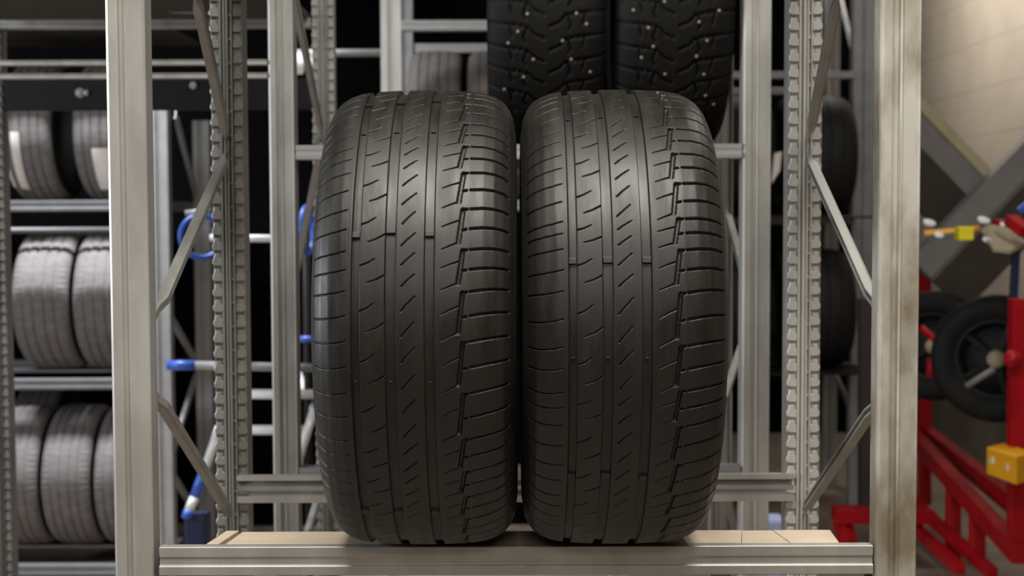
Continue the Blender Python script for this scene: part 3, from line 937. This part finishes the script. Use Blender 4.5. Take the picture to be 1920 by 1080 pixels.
# jaw plate and clamp on the top
jp = [at(1838, 430, 5.6), at(1856, 420, 5.75), at(1900, 428, 5.7), at(1925, 455, 5.5), at(1895, 470, 5.4), at(1862, 466, 5.4)]
MB().add([p for p in jp] + [p - Vector((0, 0, .012)) for p in jp], [tuple(range(6)), tuple(range(6, 12))[::-1]] + [(i, (i + 1) % 6, 6 + (i + 1) % 6, 6 + i) for i in range(6)]).build('jaw_plate', M['tan'], mach)
rect('jaw_bar', (1735, 437), (1836, 428), 5.75, 5.6, .012, .010, 'yellow')
rect('jaw_bar', (1733, 446), (1800, 440), 5.8, 5.65, .012, .010, 'grey')
c = at(1808, 437, 5.55); MB().box((c.x - .030, c.y - .03, c.z - .028), (c.x + .028, c.y + .03, c.z + .026)).build('lemon_block', M['lemon'], mach, bevel=.004)
for px, py, r in ((1844, 415, .026), (1850, 452, .018), (1742, 420, .026), (1760, 443, .020), (1882, 424, .018), (1903, 466, .012)):
    MB().lathe([(0, .0001), (0, r), (.010, r), (.014, r * .6), (.014, .0001)], at(px, py, 5.52), (.2, -.5, 1), 8).build('nut', M['white' if px != 1903 else 'grey'], mach, bevel=.002)
rect('clamp_arm', (1895, 412), (1925, 436), 5.5, 5.4, .025, .022)
rect('clamp_arm', (1868, 416), (1890, 420), 5.6, 5.5, .012, .012)
rect('blue_hose', (1910, 396), (1935, 375), 5.6, 5.6, .012, .012, 'blue')
rect('strut_bar', (1905, 470), (1900, 560), 5.5, 5.5, .014, .014, 'navy')
MB().lathe([(0, .0001), (0, .03), (.02, .034), (.05, .028), (.06, .0001)], at(1898, 672, 5.25), (-.3, -1, 0), 16).build('knob', M['red'], mach, True)
MB().tube([at(1748, 672, 6.0), at(1745, 706, 6.0)], .020, 12).build('red_grip', M['red'], mach, True)
MB().tube([at(1728, 615, 6.1), at(1756, 640, 6.05), at(1752, 660, 6.0)], .016, 10).build('lever', M['red'], mach, True)
rect('arm', (1625, 560), (1625, 960), 6.5, 6.5, .035, .035, 'brown')
MB().lathe([(0, .0001), (0, .02), (.02, .028), (.06, .028), (.08, .018), (.085, .0001)], at(1605, 562, 6.4), (0, 0, 1), 14).build('red_knob', M['red'], mach, True)
# yellow block with two holes
yb_ = at(1858, 872, 5.2)
ya = [at(1850, 838, 5.3), at(1906, 856, 5.05), at(1906, 910, 5.05), at(1850, 889, 5.3)]
depth = Vector((.10, .10, 0))
blk = MB().add([*ya, *[p + depth for p in ya]], [(0, 1, 2, 3), (7, 6, 5, 4), (0, 4, 5, 1), (1, 5, 6, 2), (2, 6, 7, 3), (3, 7, 4, 0)]).build('yellow_block', M['yellow'], mach, bevel=.006)
nrm = (ya[1] - ya[0]).cross(ya[3] - ya[0]).normalized()
if nrm.y > 0: nrm = -nrm
for px, py, yy in ((1861, 864, 5.25), (1890, 876, 5.125)):
    MB().lathe([(0, .007), (.003, .007), (.003, .013), (.0, .014)], at(px, py, yy), nrm, 16).build('hole_bush', M['white'], blk, True)
    MB().lathe([(-.002, .0001), (.001, .0001), (.001, .009), (-.002, .009)], at(px, py, yy), nrm, 16).build('hole', M['navy'], blk, True)
MB().lathe([(0, .032), (.03, .026), (.06, .010), (.065, .0001)], at(1904, 852, 5.2), (0, 0, 1), 16).build('blue_cone', M['blue'], mach, True)
MB().lathe([(0, .0001), (0, .02), (.05, .022), (.055, .0001)], at(1890, 915, 5.2), (0, 0, 1), 14).build('foot_knob', M['dark_steel'], mach)

# the two black wheels hanging on the machine
def wheel(label, c, Rr, wd, axis):
    root = thing('wheel', label, 'wheel', c, 'black wheels by the red machine')
    h = wd / 2
    prof = [(-h * .7, Rr * .62), (-h, Rr * .72), (-h, Rr * .88), (-h * .75, Rr * .985), (-h * .3, Rr), (h * .3, Rr), (h * .75, Rr * .985), (h, Rr * .88), (h, Rr * .72), (h * .7, Rr * .62)]
    MB().lathe(prof, c, axis, 64).build('tyre_ring', M['rubber_stud'], root, True)
    MB().lathe([(-h * .7, Rr * .62), (-h * .8, Rr * .58), (h * .2, Rr * .54), (h * .8, Rr * .58), (h * .7, Rr * .62)], c, axis, 64).build('rim', M['dark_steel'], root, True)
    ax = Vector(axis).normalized(); u = (Vector((0, 0, 1)) - ax * ax.z).normalized(); v = ax.cross(u)
    MB().lathe([(-h * .1, .0001), (-h * .1, Rr * .57), (h * .1, Rr * .57), (h * .1, .0001)], c, axis, 48).build('rim_disc', M['dark_steel'], root, True)
    for k in range(5):
        an = 2 * math.pi * k / 5 + .35
        d = u * math.cos(an) + v * math.sin(an)
        MB().sweep([(-.016, -.012), (.016, -.012), (.012, .012), (-.012, .012)], Vector(c) - ax * h * .35 + d * Rr * .12, Vector(c) - ax * h * .35 + d * Rr * .56, ax).build('spoke', M['dark_steel'], root, bevel=.003)
    MB().lathe([(-h * .9, .0001), (-h * .9, Rr * .12), (0, Rr * .17), (0, .0001)], c, axis, 24).build('hub', M['tan'], root, True)
    return root
wheel('black wheel hanging in front on the red machine, right edge of the picture', at(1870, 672, 5.75), .262, .14, (.45, .9, 0))
wheel('black wheel partly hidden behind the front wheel of the red machine', at(1752, 648, 6.4), .25, .14, (.45, .9, 0))
st = tag(MB().tube([at(1812, 724, 5.55), at(1864, 692, 5.5)], .013, 12).build('steel_handle', M['grey'], None, True), 'grey steel handle bar in front of the hanging black wheel', 'handle')
# ------------------------------------------------------------------ diagonal steel beams against the beige wall
def diag(name, label, a, b, ya, yb, flange, web, m1, m2, cut=0.0):
    pa, pb = at(*a, ya), at(*b, yb)
    root = thing(name, label, 'beam', tuple(pa), 'diagonal beams by the beige wall')
    ax = (pb - pa).normalized(); n = Vector((0, -1, 0)); n = (n - ax * n.dot(ax)).normalized(); u = n.cross(ax)
    if u.z < 0: u = -u
    def rr(a0, a1, b0, b1): return [(a0, b0), (a1, b0), (a1, b1), (a0, b1)]
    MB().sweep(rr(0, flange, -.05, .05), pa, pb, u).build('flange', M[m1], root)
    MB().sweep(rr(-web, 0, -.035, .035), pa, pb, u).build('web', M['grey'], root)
    MB().sweep(rr(-web - m2, -web, -.012, .03), pa + ax * cut, pb, u).build('shade_plate', M['brown'], root)  # dark plate stands in for the shade below the beam
    return root
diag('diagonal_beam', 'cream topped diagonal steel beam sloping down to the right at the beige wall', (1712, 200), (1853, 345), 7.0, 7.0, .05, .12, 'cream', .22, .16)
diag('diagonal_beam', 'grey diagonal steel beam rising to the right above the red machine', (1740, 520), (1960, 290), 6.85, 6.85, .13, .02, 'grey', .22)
